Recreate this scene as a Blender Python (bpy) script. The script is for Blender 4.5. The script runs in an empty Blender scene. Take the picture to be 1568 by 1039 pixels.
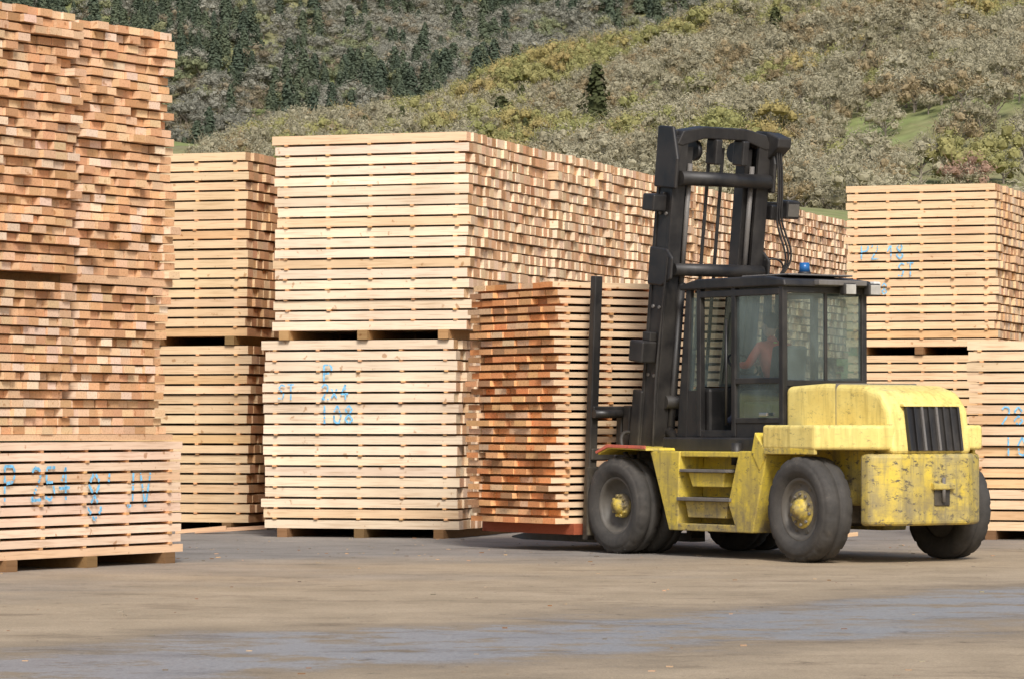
import bpy, bmesh, math, random
import numpy as np
from mathutils import Vector, Matrix, Euler
random.seed(7); rng=np.random.default_rng(7)
scene=bpy.context.scene
COL=scene.collection
rad=math.radians

# ------------------------------------------------------------ materials
def new_mat(name):
    m=bpy.data.materials.new(name); m.use_nodes=True
    nt=m.node_tree; b=nt.nodes['Principled BSDF']
    return m,nt,b
def ramp(nt,fac,stops):
    r=nt.nodes.new('ShaderNodeValToRGB')
    el=r.color_ramp.elements
    while len(el)<len(stops): el.new(0.5)
    for e,(p,c) in zip(el,stops):
        e.position=p; e.color=(*c,1) if len(c)==3 else c
    nt.links.new(fac,r.inputs['Fac']); return r.outputs['Color']
def noise(nt,scale,detail=4,vec=None,rough=0.55,sc3=None,out='Fac'):
    tc=nt.nodes.new('ShaderNodeTexCoord')
    src=tc.outputs['Object'] if vec is None else vec
    if sc3:
        mp=nt.nodes.new('ShaderNodeMapping'); mp.inputs['Scale'].default_value=sc3
        nt.links.new(src,mp.inputs['Vector']); src=mp.outputs['Vector']
    n=nt.nodes.new('ShaderNodeTexNoise'); n.inputs['Scale'].default_value=scale
    n.inputs['Detail'].default_value=detail; n.inputs['Roughness'].default_value=rough
    nt.links.new(src,n.inputs['Vector']); return n.outputs[out]
def mixc(nt,fac,a,b,mode='MIX'):
    m=nt.nodes.new('ShaderNodeMix'); m.data_type='RGBA'; m.blend_type=mode
    for s,v in ((m.inputs[0],fac),(m.inputs[6],a),(m.inputs[7],b)):
        if isinstance(v,(int,float)): s.default_value=v
        elif isinstance(v,tuple): s.default_value=(*v,1) if len(v)==3 else v
        else: nt.links.new(v,s)
    return m.outputs[2]
def bump(nt,b,h,strength=0.3,dist=0.01):
    bp=nt.nodes.new('ShaderNodeBump'); bp.inputs['Strength'].default_value=strength
    bp.inputs['Distance'].default_value=dist
    nt.links.new(h,bp.inputs['Height']); nt.links.new(bp.outputs['Normal'],b.inputs['Normal'])

def wood_mat(name,sc3):
    m,nt,b=new_mat(name)
    at=nt.nodes.new('ShaderNodeAttribute'); at.attribute_name='Col'
    g=noise(nt,1.0,5,sc3=sc3)
    gr=ramp(nt,g,[(0.25,(.76,.69,.62)),(0.5,(1,1,1)),(0.8,(1.06,1.05,1.02))])
    c=mixc(nt,1.0,at.outputs['Color'],gr,'MULTIPLY')
    k=noise(nt,9.0,2)
    kr=ramp(nt,k,[(0.0,(0.42,.3,.22)),(0.27,(.62,.47,.36)),(0.33,(1,1,1)),(1,(1,1,1))])
    c=mixc(nt,0.85,c,kr,'MULTIPLY')
    big=noise(nt,0.9,3)
    br=ramp(nt,big,[(0.3,(.86,.82,.79)),(0.6,(1.04,1.04,1.04))])
    c=mixc(nt,0.9,c,br,'MULTIPLY')
    nt.links.new(c,b.inputs['Base Color']); b.inputs['Roughness'].default_value=0.8
    b.inputs['Specular IOR Level'].default_value=0.2
    bump(nt,b,g,0.2,0.004)
    return m
WOODX=wood_mat('lumber_grain_x',(2.5,45,45)); WOODY=wood_mat('lumber_grain_y',(45,2.5,45))

def paint_mat(name,col,dirt,rough=0.4,scuff=0.5,dirtamt=0.5,lo=0.3):
    m,nt,b=new_mat(name)
    n1=noise(nt,2.2,6,rough=0.65)
    f=ramp(nt,n1,[(0.42,(0,0,0)),(0.75,(dirtamt,)*3)])
    c=mixc(nt,f,col,dirt)
    n2=noise(nt,9,8,rough=0.78,sc3=(1,1,1.8))
    f2=ramp(nt,n2,[(0.61-0.07*scuff,(0,0,0)),(0.66-0.06*scuff,(scuff,)*3)])
    c=mixc(nt,f2,c,(0.07,0.06,0.05))
    n5=noise(nt,3.0,7,rough=0.8,sc3=(3,1.2,9)); f5=ramp(nt,n5,[(0.54,(0,0,0)),(0.68,(scuff*.7,)*3)])
    c=mixc(nt,f5,c,(0.18,0.15,0.10))
    n6=noise(nt,3.0,4,rough=0.6,sc3=(5,5,.5)); f6=ramp(nt,n6,[(0.48,(0,0,0)),(0.72,(dirtamt*.7,)*3)])
    c=mixc(nt,f6,c,tuple(x*.6 for x in dirt))
    tc=nt.nodes.new('ShaderNodeTexCoord'); sp=nt.nodes.new('ShaderNodeSeparateXYZ')
    nt.links.new(tc.outputs['Object'],sp.inputs[0])
    mr=nt.nodes.new('ShaderNodeMapRange'); mr.inputs['From Min'].default_value=1.3; mr.inputs['From Max'].default_value=0.3
    nt.links.new(sp.outputs['Z'],mr.inputs['Value'])
    mm=nt.nodes.new('ShaderNodeMath'); mm.operation='MULTIPLY'
    n3=noise(nt,4,6,rough=0.7); r3=ramp(nt,n3,[(0.35,(0,0,0)),(0.65,(min(1,lo*2),)*3)])
    nt.links.new(mr.outputs[0],mm.inputs[0]); nt.links.new(r3,mm.inputs[1])
    c=mixc(nt,mm.outputs[0],c,(0.16,0.13,0.085))
    nt.links.new(c,b.inputs['Base Color'])
    rr=ramp(nt,n1,[(0.3,(rough,)*3),(0.8,(min(1,rough+.3),)*3)]); nt.links.new(rr,b.inputs['Roughness'])
    bump(nt,b,n2,0.08,0.004)
    return m
YEL=paint_mat('yellow_paint',(0.76,0.57,0.045),(0.42,0.33,0.11),0.42,0.65,0.85,0.5)
YELW=paint_mat('yellow_paint_worn',(0.68,0.50,0.06),(0.32,0.28,0.17),0.5,0.95,1.0,0.6)
YELP=paint_mat('yellow_paint_faded',(0.82,0.67,0.22),(0.70,0.52,0.13),0.4,0.5,0.9,0.2)
BLK=paint_mat('black_paint',(0.013,0.012,0.012),(0.06,0.053,0.045),0.38,0.0,0.7,0.4)
GRY=paint_mat('worn_steel',(0.16,0.15,0.14),(0.1,0.08,0.06),0.5,0.4,0.6)
RED=paint_mat('red_paint',(0.6,0.13,0.08),(0.4,0.14,0.07),0.5,0.5,0.6)
def simple(name,col,rough=0.5,metal=0,sc=6,var=0.25):
    m,nt,b=new_mat(name)
    n=noise(nt,sc,5)
    c=ramp(nt,n,[(0.3,tuple(x*(1-var) for x in col)),(0.7,tuple(min(1,x*(1+var)) for x in col))])
    nt.links.new(c,b.inputs['Base Color']); b.inputs['Roughness'].default_value=rough; b.inputs['Metallic'].default_value=metal
    return m
def tire_mat():
    m,nt,b=new_mat('tyre_rubber')
    n=noise(nt,5,6,rough=0.7)
    c=ramp(nt,n,[(0.3,(0.03,0.028,0.025)),(0.6,(0.06,0.054,0.047)),(0.8,(0.14,0.12,0.095))])
    nt.links.new(c,b.inputs['Base Color']); b.inputs['Roughness'].default_value=0.85
    n2=noise(nt,60,3); bump(nt,b,n2,0.3,0.003); return m
TIRE=tire_mat()
RIM=simple('rim_grey',(0.10,0.09,0.075),0.6)
CHROME=simple('chrome',(0.6,0.6,0.6),0.2,1.0)
BLUE=simple('blue_lens',(0.015,0.10,0.28),0.25)
LENS=simple('lamp_lens',(0.42,0.40,0.36),0.2)
WHT=simple('white_lamp_shell',(0.65,0.63,0.58),0.4)
SEAT=simple('seat_vinyl',(0.05,0.05,0.05),0.6)
VEST=simple('hi_vis_orange',(0.62,0.10,0.05),0.7)
LIME=simple('hi_vis_lime',(0.5,0.75,0.08),0.7)
SKIN=simple('skin',(0.5,0.28,0.19),0.55)
CLOTH=simple('dark_cloth',(0.04,0.05,0.08),0.9)
BPAINT=simple('blue_marker_paint',(0.20,0.52,0.78),0.7,var=0.3,sc=20)
def glass_mat():
    m,nt,b=new_mat('cab_glass'); nt.nodes.remove(b)
    out=nt.nodes['Material Output']
    tr=nt.nodes.new('ShaderNodeBsdfTransparent'); tr.inputs[0].default_value=(0.60,0.70,0.68,1)
    gl=nt.nodes.new('ShaderNodeBsdfGlossy'); gl.inputs['Roughness'].default_value=0.02; gl.inputs[0].default_value=(0.95,1,1,1)
    df=nt.nodes.new('ShaderNodeBsdfDiffuse'); df.inputs[0].default_value=(0.28,0.36,0.36,1)
    lw=nt.nodes.new('ShaderNodeLayerWeight'); lw.inputs['Blend'].default_value=.5
    fr=ramp(nt,lw.outputs['Facing'],[(0,(.10,)*3),(.4,(.24,)*3),(.75,(.42,)*3),(1,(.9,)*3)])
    m1=nt.nodes.new('ShaderNodeMixShader'); nt.links.new(fr,m1.inputs[0]); nt.links.new(tr.outputs[0],m1.inputs[1]); nt.links.new(gl.outputs[0],m1.inputs[2])
    m2=nt.nodes.new('ShaderNodeMixShader')
    n=noise(nt,2.5,5,sc3=(1,1,.6)); f=ramp(nt,n,[(0.35,(0.06,)*3),(0.7,(0.28,)*3)]); nt.links.new(f,m2.inputs[0])
    nt.links.new(m1.outputs[0],m2.inputs[1]); nt.links.new(df.outputs[0],m2.inputs[2])
    nt.links.new(m2.outputs[0],out.inputs['Surface']); return m
GLASS=glass_mat()

# ------------------------------------------------------------ lumber
class Boxes:
    F=np.array([[0,3,2,1],[4,5,6,7],[0,1,5,4],[2,3,7,6],[1,2,6,5],[3,0,4,7]])
    def __init__(s): s.v=[];s.c=[];s.n=0
    def add(s,x0,x1,y0,y1,z0,z1,cols,tilt=0.0):
        s.v.append([[x0,y0,z0],[x1,y0,z0+tilt],[x1,y1,z0+tilt],[x0,y1,z0],[x0,y0,z1],[x1,y0,z1+tilt],[x1,y1,z1+tilt],[x0,y1,z1]])
        s.c.append(cols); s.n+=1
    def obj(s,name,mat,loc,rotz):
        n=s.n; V=np.array(s.v,dtype=np.float32).reshape(-1,3)
        F=(s.F[None]+np.arange(n)[:,None,None]*8).reshape(-1)
        me=bpy.data.meshes.new(name)
        me.vertices.add(len(V)); me.vertices.foreach_set('co',V.ravel())
        me.loops.add(len(F)); me.loops.foreach_set('vertex_index',F.astype(np.int32))
        me.polygons.add(n*6); me.polygons.foreach_set('loop_start',np.arange(0,n*24,4,dtype=np.int32))
        me.polygons.foreach_set('loop_total',np.full(n*6,4,dtype=np.int32))
        me.update(calc_edges=True)
        me.polygons.foreach_set('use_smooth',np.zeros(n*6,dtype=bool))
        C=np.array(s.c,dtype=np.float32).reshape(n*6,1,3)
        C=np.concatenate([np.repeat(C,4,axis=1),np.ones((n*6,4,1),np.float32)],axis=2)
        a=me.color_attributes.new('Col','FLOAT_COLOR','CORNER'); a.data.foreach_set('color',C.ravel())
        me.materials.append(mat)
        o=bpy.data.objects.new(name,me); COL.objects.link(o); o.location=loc; o.rotation_euler=(0,0,rotz)
        return o
PALE=np.array([0.84,0.68,0.50]); PEACH=np.array([0.80,0.60,0.44])
ORNG=np.array([0.65,0.375,0.20]); TAN=np.array([0.73,0.49,0.30]); BROWN=np.array([0.46,0.25,0.125]); REDO=np.array([0.78,0.33,0.13])
LIGHT=np.array([0.78,0.58,0.39])
def jitc(c,a=0.08):
    k=1+random.uniform(-a,a); return np.clip(c*k*(1+rng.uniform(-a*.3,a*.3,3)),0,0.9)
def pick(pal):
    r=random.random()*sum(w for _,w in pal)
    for c,w in pal:
        r-=w
        if r<=0: return c
    return pal[-1][0]
ENDPAL=[(ORNG,3.5),(TAN,4),(BROWN,0.6),(LIGHT,1.8)]
LOADPAL=[(np.array([.80,.43,.20]),4),(REDO,3.5),(TAN,1.8),(BROWN,1.0)]
def pack(B,a0,a1,w0,w1,z0,rows,pitch,th,nb,axis='x',side=PALE,endpal=ENDPAL,ejit=0.02,sjit=0.006,nst=5,stc=None,rowj=0.012,inner=None):
    bw=(w1-w0)/nb; tone=random.uniform(.93,1.05)
    def put(A0,A1,W0,W1,Z0,Z1,sc,ec,bc,ic):
        if axis=='x': B.add(A0,A1,W0,W1,Z0,Z1,[ic,ic,sc,sc,ec,bc])
        else: B.add(W0,W1,A0,A1,Z0,Z1,[ic,ic,ec,bc,sc,sc])
    for r in range(rows):
        z=z0+r*pitch; sh=random.gauss(0,rowj); ash=random.gauss(0,ejit*0.5)
        rt=random.uniform(.93,1.05)
        if random.random()<0.07: ash+=random.choice([-1,1])*ejit*1.6
        for j in range(nb):
            g=random.uniform(.002,.008); t2=th*random.uniform(.92,1.0)
            s0=sh+random.uniform(-sjit,sjit); e1=ash+random.gauss(0,ejit); e0=random.gauss(0,ejit)
            if random.random()<0.05: e1+=random.uniform(0,ejit*2.5)
            sc=jitc(side*rt*tone,.07)
            if random.random()<0.12: sc=sc*np.array([.94,.84,.72])
            ec=jitc(pick(endpal)*tone,.14); bc=jitc(pick(endpal),.14)
            ic=sc if inner is None else jitc(inner,.1)
            if inner is not None and 0<j<nb-1: sc=ic
            put(a0+e0,a1+e1,w0+j*bw+g+s0,w0+(j+1)*bw-g+s0,z,z+t2,sc,ec,bc,ic)
        if r<rows-1:
            for k in range(nst):
                p=a0+(a1-a0)*(0.06+0.88*k/(nst-1))+random.uniform(-.02,.02)
                c=jitc(stc if stc is not None else np.array([.70,.40,.19]),.2)
                W0,W1=w0+random.uniform(-.02,.01),w1+random.uniform(-.01,.02)
                if axis=='x': B.add(p-.025,p+.025,W0,W1,z+th,z+pitch,[c]*6)
                else: B.add(W0,W1,p-.025,p+.025,z+th,z+pitch,[c]*6)
def dunnage(B,a0,a1,w0,w1,z0,z1,axis='x',n=3,col=(.22,.13,.06),wd=.07,over=.05):
    for k in range(n):
        p=a0+(a1-a0)*(0.08+0.84*k/(n-1))+random.uniform(-.03,.03); c=jitc(np.array(col),.2)
        if axis=='x': B.add(p-wd,p+wd,w0-over,w1+over,z0,z1,[c]*6)
        else: B.add(w0-over,w1+over,p-wd,p+wd,z0,z1,[c]*6)

GL={'P':[[(0,0),(0,1),(.45,1),(.6,.8),(.45,.55),(0,.5)]],
 '2':[[(0,.8),(.2,1),(.5,.95),(.55,.7),(0,0),(.6,.03)]],
 '5':[[(.6,1),(.1,1),(.05,.55),(.45,.55),(.55,.25),(.3,0),(0,.1)]],
 '4':[[(.4,0),(.4,1),(0,.35),(.65,.38)]],
 '8':[[(.3,.5),(.05,.75),(.3,1),(.55,.78),(.3,.5),(.02,.25),(.3,0),(.6,.22),(.3,.5)]],
 "'":[[(.1,1),(.05,.75)]],
 'J':[[(.1,1),(.7,1)],[(.45,1),(.4,.15),(.2,0),(0,.15)]],
 'V':[[(0,1),(.3,0),(.6,1)]],'S':[[(.6,.9),(.3,1),(.05,.75),(.5,.4),(.4,.05),(0,.1)]],
 'T':[[(0,1),(.6,1)],[(.3,1),(.3,0)]],'x':[[(0,.7),(.5,.1)],[(.5,.7),(0,.1)]],
 '1':[[(.2,1),(.2,0)]],'0':[[(.3,1),(.02,.6),(.1,.1),(.4,0),(.58,.45),(.3,1)]],'-':[[(0,.5),(.5,.5)]],' ':[]}
def write(txt,a,z,h,bands,place,V,F,w=0.013):
    z0,pitch,th=bands
    x=a
    for ch in txt:
        for st in GL[ch]:
            for (p,q) in zip(st[:-1],st[1:]):
                P=np.array([x+p[0]*h*.8,z+p[1]*h]);Q=np.array([x+q[0]*h*.8,z+q[1]*h])
                L=np.linalg.norm(Q-P); n=max(1,int(L/0.012)); d=(Q-P)/max(L,1e-6); nn=np.array([-d[1],d[0]])*w
                for i in range(n):
                    A=P+(Q-P)*i/n; Bq=P+(Q-P)*(i+1)/n; m=(A+Bq)/2
                    if ((m[1]-z0)%pitch)>th*0.93 or random.random()<0.08: continue
                    jj=random.uniform(.7,1.2)
                    k=len(V)
                    for pt in (A-nn*jj,Bq-nn*jj,Bq+nn*jj,A+nn*jj): V.append(place(pt[0],pt[1]))
                    F.append((k,k+1,k+2,k+3))
        x+=h*0.68*(1.0 if ch not in "' " else .5)
def ink_obj(V,F,parent):
    me=bpy.data.meshes.new('paint_marks'); me.from_pydata(V,[],F); me.materials.append(BPAINT)
    o=bpy.data.objects.new('paint_marks',me); COL.objects.link(o); o.parent=parent
R18=math.atan2(-.316,.949)
B=Boxes()
for i in range(12):
    w0=i*1.86; w1=w0+1.80; j=random.uniform(-.03,.03) if i else 0
    pack(B,-2.9,-.16+j,w0+.02,w1,.12,18,.1405,.119,10,ejit=.022)
    pack(B,-2.74,0+j,w0,w1,2.76,19,.1385,.117,10,ejit=.022)
    dunnage(B,-2.8,-.2,w0,w1,0.0,.12); dunnage(B,-2.8,-.1,w0,w1,2.635,2.76,col=(.45,.27,.12))
o=B.obj('lumber_stack',WOODX,(-.59,47.4,0),R18)
V=[];F=[]; bd=(.12,.1405,.119); pl=lambda a,z:(a,-.022,z)
write('P',-2.02,2.06,.24,bd,pl,V,F,.013); write('ST',-2.68,1.84,.2,bd,pl,V,F,.010); write('2x4',-2.05,1.84,.2,bd,pl,V,F,.012); write('108',-2.05,1.52,.24,bd,pl,V,F,.013)
ink_obj(V,F,o)
SB=np.array([.74,.54,.33])
DEP=[(BROWN*1.25,3),(ORNG,3),(TAN,1)]
B=Boxes()
for i in range(5):
    w0=i*1.86; w1=w0+1.80; j=random.uniform(-.03,.03)
    pack(B,-2.85,-.0+j,w0,w1,.12,18,.1405,.116,9,side=SB,endpal=DEP,ejit=.02)
    pack(B,-2.85,-.02+j,w0,w1,2.76,19,.1385,.114,9,side=SB,endpal=DEP,ejit=.02)
    dunnage(B,-2.8,-.1,w0,w1,0,.12); dunnage(B,-2.8,-.1,w0,w1,2.635,2.76)
B.obj('lumber_stack',WOODX,(-3.72,50.9,0),R18)
B=Boxes()
for i in range(5):
    w0=i*1.86; w1=w0+1.80; j=random.uniform(-.03,.03)
    pack(B,-2.45,-.0+j,w0,w1,.12,18,.1405,.116,9,side=SB,ejit=.02)
    pack(B,-2.45,-.02+j,w0,w1,2.76,19,.1385,.114,9,side=SB*1.03,ejit=.02)
    dunnage(B,-2.4,-.1,w0,w1,0,.12); dunnage(B,-2.4,-.1,w0,w1,2.635,2.76)
o=B.obj('lumber_stack',WOODX,(7.75,57.4,0),R18)
V=[];F=[]; bd=(2.76,.1385,.114)
write('P2 48',-2.2,4.17,.24,bd,pl,V,F,.011); write('ST',-1.6,3.88,.22,bd,pl,V,F,.011); write('24 08',-2.3,3.6,.18,bd,pl,V,F,.010)
ink_obj(V,F,o)
B=Boxes()
pack(B,0,2.9,0,1.8,.12,18,.139,.116,9,side=np.array([.80,.60,.39]),ejit=.02)
pack(B,0,2.9,1.86,3.6,.12,18,.139,.116,9,side=np.array([.78,.58,.37]),ejit=.02)
dunnage(B,.1,2.8,0,3.6,0,.12)
o=B.obj('lumber_stack',WOODX,(5.99,47.2,0),R18)
V=[];F=[]; write('284',.45,1.5,.24,(.12,.139,.116),pl,V,F,.011); write('108',.5,1.1,.24,(.12,.139,.116),pl,V,F,.011); ink_obj(V,F,o)
RL=math.atan2(-.515,.857)
B=Boxes()
pack(B,-3.35,.0,-1.9,.06,.12,11,.112,.087,9,axis='y',side=PEACH*1.0,ejit=.02,sjit=.004,nst=5)
dunnage(B,-3.2,.0,-1.9,.02,0,.12,axis='y',n=3,wd=.09,over=.08)
o=B.obj('lumber_stack',WOODY,(-3.67,39.3,0),RL)
V=[];F=[]; bd=(.12,.112,.087); pl2=lambda a,z:(.078+.004,a,z)
write('P',-3.05,.72,.36,bd,pl2,V,F,.016); write('254',-2.62,.72,.34,bd,pl2,V,F,.016); write('8\'',-1.68,.5,.5,bd,pl2,V,F,.018); write('JV',-1.02,.62,.38,bd,pl2,V,F,.016)
ink_obj(V,F,o)
B=Boxes()
EP=[(ORNG*1.0,4.5),(TAN,4),(BROWN*1.1,.7),(PEACH,1.2)]
INN=np.array([.70,.47,.29])
for (w0,w1,top,dx) in ((-1.75,-.1,0,0),(-3.47,-1.80,.05,.03),(-5.2,-3.52,.0,.0)):
    B.add(-2.8,.02+dx,w0,w1,1.34,1.40,[jitc(TAN)]*6)
    pack(B,-2.8,-.04+dx,w0+.02,w1-.06,1.405,17,.0935,.078,8,endpal=EP,side=PEACH,ejit=.024,rowj=.016,nst=4,inner=INN)
    if w1>-1: B.add(-2.8,.03,w0,w1-.02,2.995,3.08,[jitc(TAN)]*6)
    else: dunnage(B,-2.7,-.1,w0,w1,2.995,3.08)
    pack(B,-2.8,0+dx,w0,w1,3.085,28,.0965+top*.04,.080,8,endpal=EP,side=PEACH,ejit=.036,rowj=.024,nst=4,inner=INN)
B.obj('lumber_stack',WOODX,(-3.67,39.3,0),RL)

# ------------------------------------------------------------ forklift
FK=bpy.data.objects.new('forklift',None); COL.objects.link(FK)
FK.location=(4.08,39.87,0); FK.rotation_euler=(0,0,math.atan2(.824,-.566))
def link(o,mat,parent,bev=0,seg=2,smooth=False):
    o.data.materials.append(mat) if mat else None
    COL.objects.link(o); o.parent=parent or FK
    if bev>0:
        b=o.modifiers.new('bev','BEVEL'); b.width=bev; b.segments=seg; b.limit_method='ANGLE'; b.angle_limit=rad(30)
        b.harden_normals=False
    if smooth:
        for p in o.data.polygons: p.use_smooth=True
    return o
def mk(name,V,F): 
    me=bpy.data.meshes.new(name); me.from_pydata([tuple(v) for v in V],[],F); me.update()
    bm=bmesh.new(); bm.from_mesh(me); bmesh.ops.recalc_face_normals(bm,faces=bm.faces); bm.to_mesh(me); bm.free()
    return bpy.data.objects.new(name,me)
def box(name,x0,x1,y0,y1,z0,z1,mat,bev=0.01,parent=None):
    V=[(x,y,z) for z in (z0,z1) for (x,y) in ((x0,y0),(x1,y0),(x1,y1),(x0,y1))]
    return link(mk(name,V,[(0,1,2,3),(4,5,6,7),(0,1,5,4),(1,2,6,5),(2,3,7,6),(3,0,4,7)]),mat,parent,bev)
def pane(name,pts):
    return link(mk(name,pts,[tuple(range(len(pts)))]),GLASS,None)
def prism(name,pts,plane,c0,c1,mat,bev=0.01,parent=None,seg=2):
    n=len(pts)
    f={'xz':lambda p,c:(p[0],c,p[1]),'xy':lambda p,c:(p[0],p[1],c),'yz':lambda p,c:(c,p[0],p[1])}[plane]
    V=[f(p,c0) for p in pts]+[f(p,c1) for p in pts]
    F=[tuple(range(n)),tuple(range(n,2*n))]+[(i,(i+1)%n,(i+1)%n+n,i+n) for i in range(n)]
    return link(mk(name,V,F),mat,parent,bev,seg)
def cyl(name,p,q,r,mat,parent=None,n=20,r2=None):
    p=Vector(p);q=Vector(q);d=(q-p); r2=r if r2 is None else r2
    z=d.normalized(); a=z.orthogonal().normalized(); b=z.cross(a)
    V=[p+(a*math.cos(t)+b*math.sin(t))*r for t in [2*math.pi*i/n for i in range(n)]]+[q+(a*math.cos(t)+b*math.sin(t))*r2 for t in [2*math.pi*i/n for i in range(n)]]
    F=[tuple(range(n)),tuple(range(n,2*n))]+[(i,(i+1)%n,(i+1)%n+n,i+n) for i in range(n)]
    o=link(mk(name,V,F),mat,parent)
    for pl_ in o.data.polygons: pl_.use_smooth=len(pl_.vertices)==4
    return o
def lathe(name,prof,cx,cy,cz,mat,parent=None,n=72,side=1,mod=None):
    V=[];F=[];m=len(prof)
    for i in range(n):
        t=2*math.pi*i/n
        for k,(o_,r) in enumerate(prof):
            rr=r if mod is None else mod(i,k,r)
            V.append((cx+rr*math.cos(t),cy+side*o_,cz+rr*math.sin(t)))
    for i in range(n):
        for k in range(m-1):
            a=i*m+k;b=((i+1)%n)*m+k
            F.append((a,b,b+1,a+1))
    o=mk(name,V,F); link(o,mat,parent)
    for p in o.data.polygons: p.use_smooth=True
    return o
def tyre(name,cx,cy,R,W,side,front,steer=0):
    e=bpy.data.objects.new(name,None); COL.objects.link(e); e.parent=FK; e.location=(cx,cy,R); e.rotation_euler=(0,random.random()*3,steer)
    rr=R*.60; h=W/2
    prof=[(h*.62,rr*.97),(h*.80,rr*1.02),(h*.98,rr*1.18),(h*1.0,rr*1.22),(h*1.03,R*.82),(h*.98,R*.885),(h*.95,R*.89),(h*.93,R*.93),(h*.80,R*.985),(h*.4,R),(h*.12,R),(h*.09,R*.975),(-h*.09,R*.975),(-h*.12,R),(-h*.4,R),(-h*.80,R*.985),(-h*.93,R*.93),(-h*1.03,R*.82),(-h*.8,rr*1.02),(-h*.62,rr*.97)]
    def mod(i,k,r):
        if k in (7,8,15,16) and i%6==0: return r*.965
        return r
    lathe('tyre',prof,0,0,0,TIRE,e,n=96,side=side,mod=mod)
    if front: rp=[(h*.72,rr*1.0),(h*.74,rr*.93),(h*.5,rr*.9),(h*.05,rr*.84),(-h*.1,rr*.70),(-h*.05,rr*.45),(h*.0,rr*.32)]
    else: rp=[(h*.72,rr*1.0),(h*.76,rr*.92),(h*.55,rr*.88),(h*.42,rr*.78),(h*.55,rr*.6),(h*.55,rr*.3),(h*.55,rr*.1)]
    lathe('rim',rp,0,0,0,RIM,e,n=48,side=side)
    lathe('rim_back',[(-h*.5,rr*.99),(-h*.45,.01)],0,0,0,RIM,e,n=32,side=side)
    base=h*(.0 if front else .55)
    hp=[(base,rr*.42),(base+.04,rr*.42),(base+.06,rr*.36),(base+.07,rr*.26),(base+.13,rr*.22),(base+.14,rr*.02)]
    if not front:
        hp=[(base-.0,rr*.60),(base+.012,rr*.58),(base+.014,rr*.36),(base+.05,rr*.33),(base+.07,rr*.30),(base+.075,rr*.18),(base+.11,rr*.15),(base+.115,rr*.02)]
    lathe('hub',hp,0,0,0,YELW,e,n=32,side=side)
    nb=10
    for i in range(nb):
        t=2*math.pi*i/nb; R2=rr*(.36 if front else .48); x=R2*math.cos(t); z=R2*math.sin(t)
        cyl('wheel_nut',(x,side*(base),z),(x,side*(base+.085 if front else base+.035),z),.018,YELW if front else GRY,e,n=6)
    if not front:
        for i in range(8):
            t=2*math.pi*(i+.5)/8; x=rr*.72*math.cos(t); z=rr*.72*math.sin(t)
            cyl('hand_hole_shade',(x,side*(h*.3),z),(x,side*(h*.50),z),.028,BLK,e,n=10)  # solid black plugs paint the dark inside rim holes; nothing is cut
FX=3.38
tyre('front_wheel_near_outer',FX,1.04,.56,.33,1,True)
tyre('front_wheel_near_inner',FX,.66,.56,.33,1,True)
tyre('front_wheel_far_inner',FX,-.66,.56,.33,-1,True)
tyre('front_wheel_far_outer',FX,-1.04,.56,.33,-1,True)
tyre('rear_wheel_near',0,1.0,.58,.38,1,False,rad(-3))
tyre('rear_wheel_far',0,-1.0,.58,.38,-1,False,rad(-3))
cyl('front_axle',(FX,-.9,.56),(FX,.9,.56),.16,BLK); cyl('rear_axle',(0,-.85,.56),(0,.85,.56),.11,BLK)
box('steer_axle_beam',-.2,.2,-.75,.75,.42,.72,BLK,.03)
box('frame',.75,3.6,-.5,.5,.36,1.16,BLK,.03)
box('rear_frame',-.62,.8,-.62,.62,.62,1.24,YELW,.03)
box('deck',.9,2.95,-.78,.80,1.19,1.36,BLK,.02)
for sgn in (1,-1):
    y=lambda a:sgn*a
    def yy(a,b): return (min(y(a),y(b)),max(y(a),y(b)))
    box('step_back_wall',.95,2.72,*yy(.70,.76),.34,1.185,YEL,.008)
    prism('step_front_cheek',[(2.76,1.2),(2.40,.30),(2.24,.30),(2.20,1.2)],'xz',*yy(.765,1.12),YEL,.012)
    prism('step_rear_cheek',[(1.14,.30),(.86,.30),(.60,1.18),(.60,1.21),(1.10,1.21),(1.3,.62)],'xz',*yy(.765,1.12),YEL,.012)
    box('step_top_plate',1.102,2.198,*yy(.765,1.10),1.14,1.2,YEL,.01)
    box('bottom_rail',1.142,2.238,*yy(.765,1.12),.30,.38,YELW,.01)
    box('step_tread_upper',1.32,2.19,*yy(.765,1.13),.965,1.0,GRY,.006)
    prism('step_gusset_upper',[(1.42,.963),(2.1,.963),(2.02,.80),(1.46,.80)],'xz',*yy(.765,1.07),YEL,.008)
    box('step_tread_lower',1.24,2.22,*yy(.765,1.15),.64,.68,GRY,.006)
    prism('step_gusset_lower',[(1.36,.637),(2.16,.637),(2.1,.45),(1.4,.45)],'xz',*yy(.765,1.07),YELW,.008)
    prism('front_fender',[(2.70,1.205),(2.72,1.235),(3.45,1.255),(3.66,1.18),(3.64,1.15),(3.43,1.225)],'xz',*yy(.48,1.22),YEL,.006)
    prism('fender_edge',[(2.70,1.225),(2.70,1.262),(3.45,1.275),(3.68,1.19),(3.66,1.165),(3.44,1.238)],'xz',*yy(1.223,1.240),RED,.004)
    P=[(.66,.5),(.66,1.14),(-.28,1.18),(-.86,.74),(-.86,.5)]
    prism('rear_fender',[(a,y(b)) for a,b in P],'xy',1.23,1.50,YELP,.035,seg=3)
    prism('fender_leg',[(.62,1.23),(.80,1.42),(.86,1.2),(.72,1.0),(.60,1.16)],'xz',*yy(.6,1.135),YEL,.01)
    prism('fender_lip',[(.60,1.18),(.60,1.245),(-.28,1.245),(-.28,1.18)],'xz',*yy(1.12,1.165),YELW,.008)
box('mudflap',FX+.5,FX+.53,.5,1.2,.2,1.0,BLK,.004)
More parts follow.
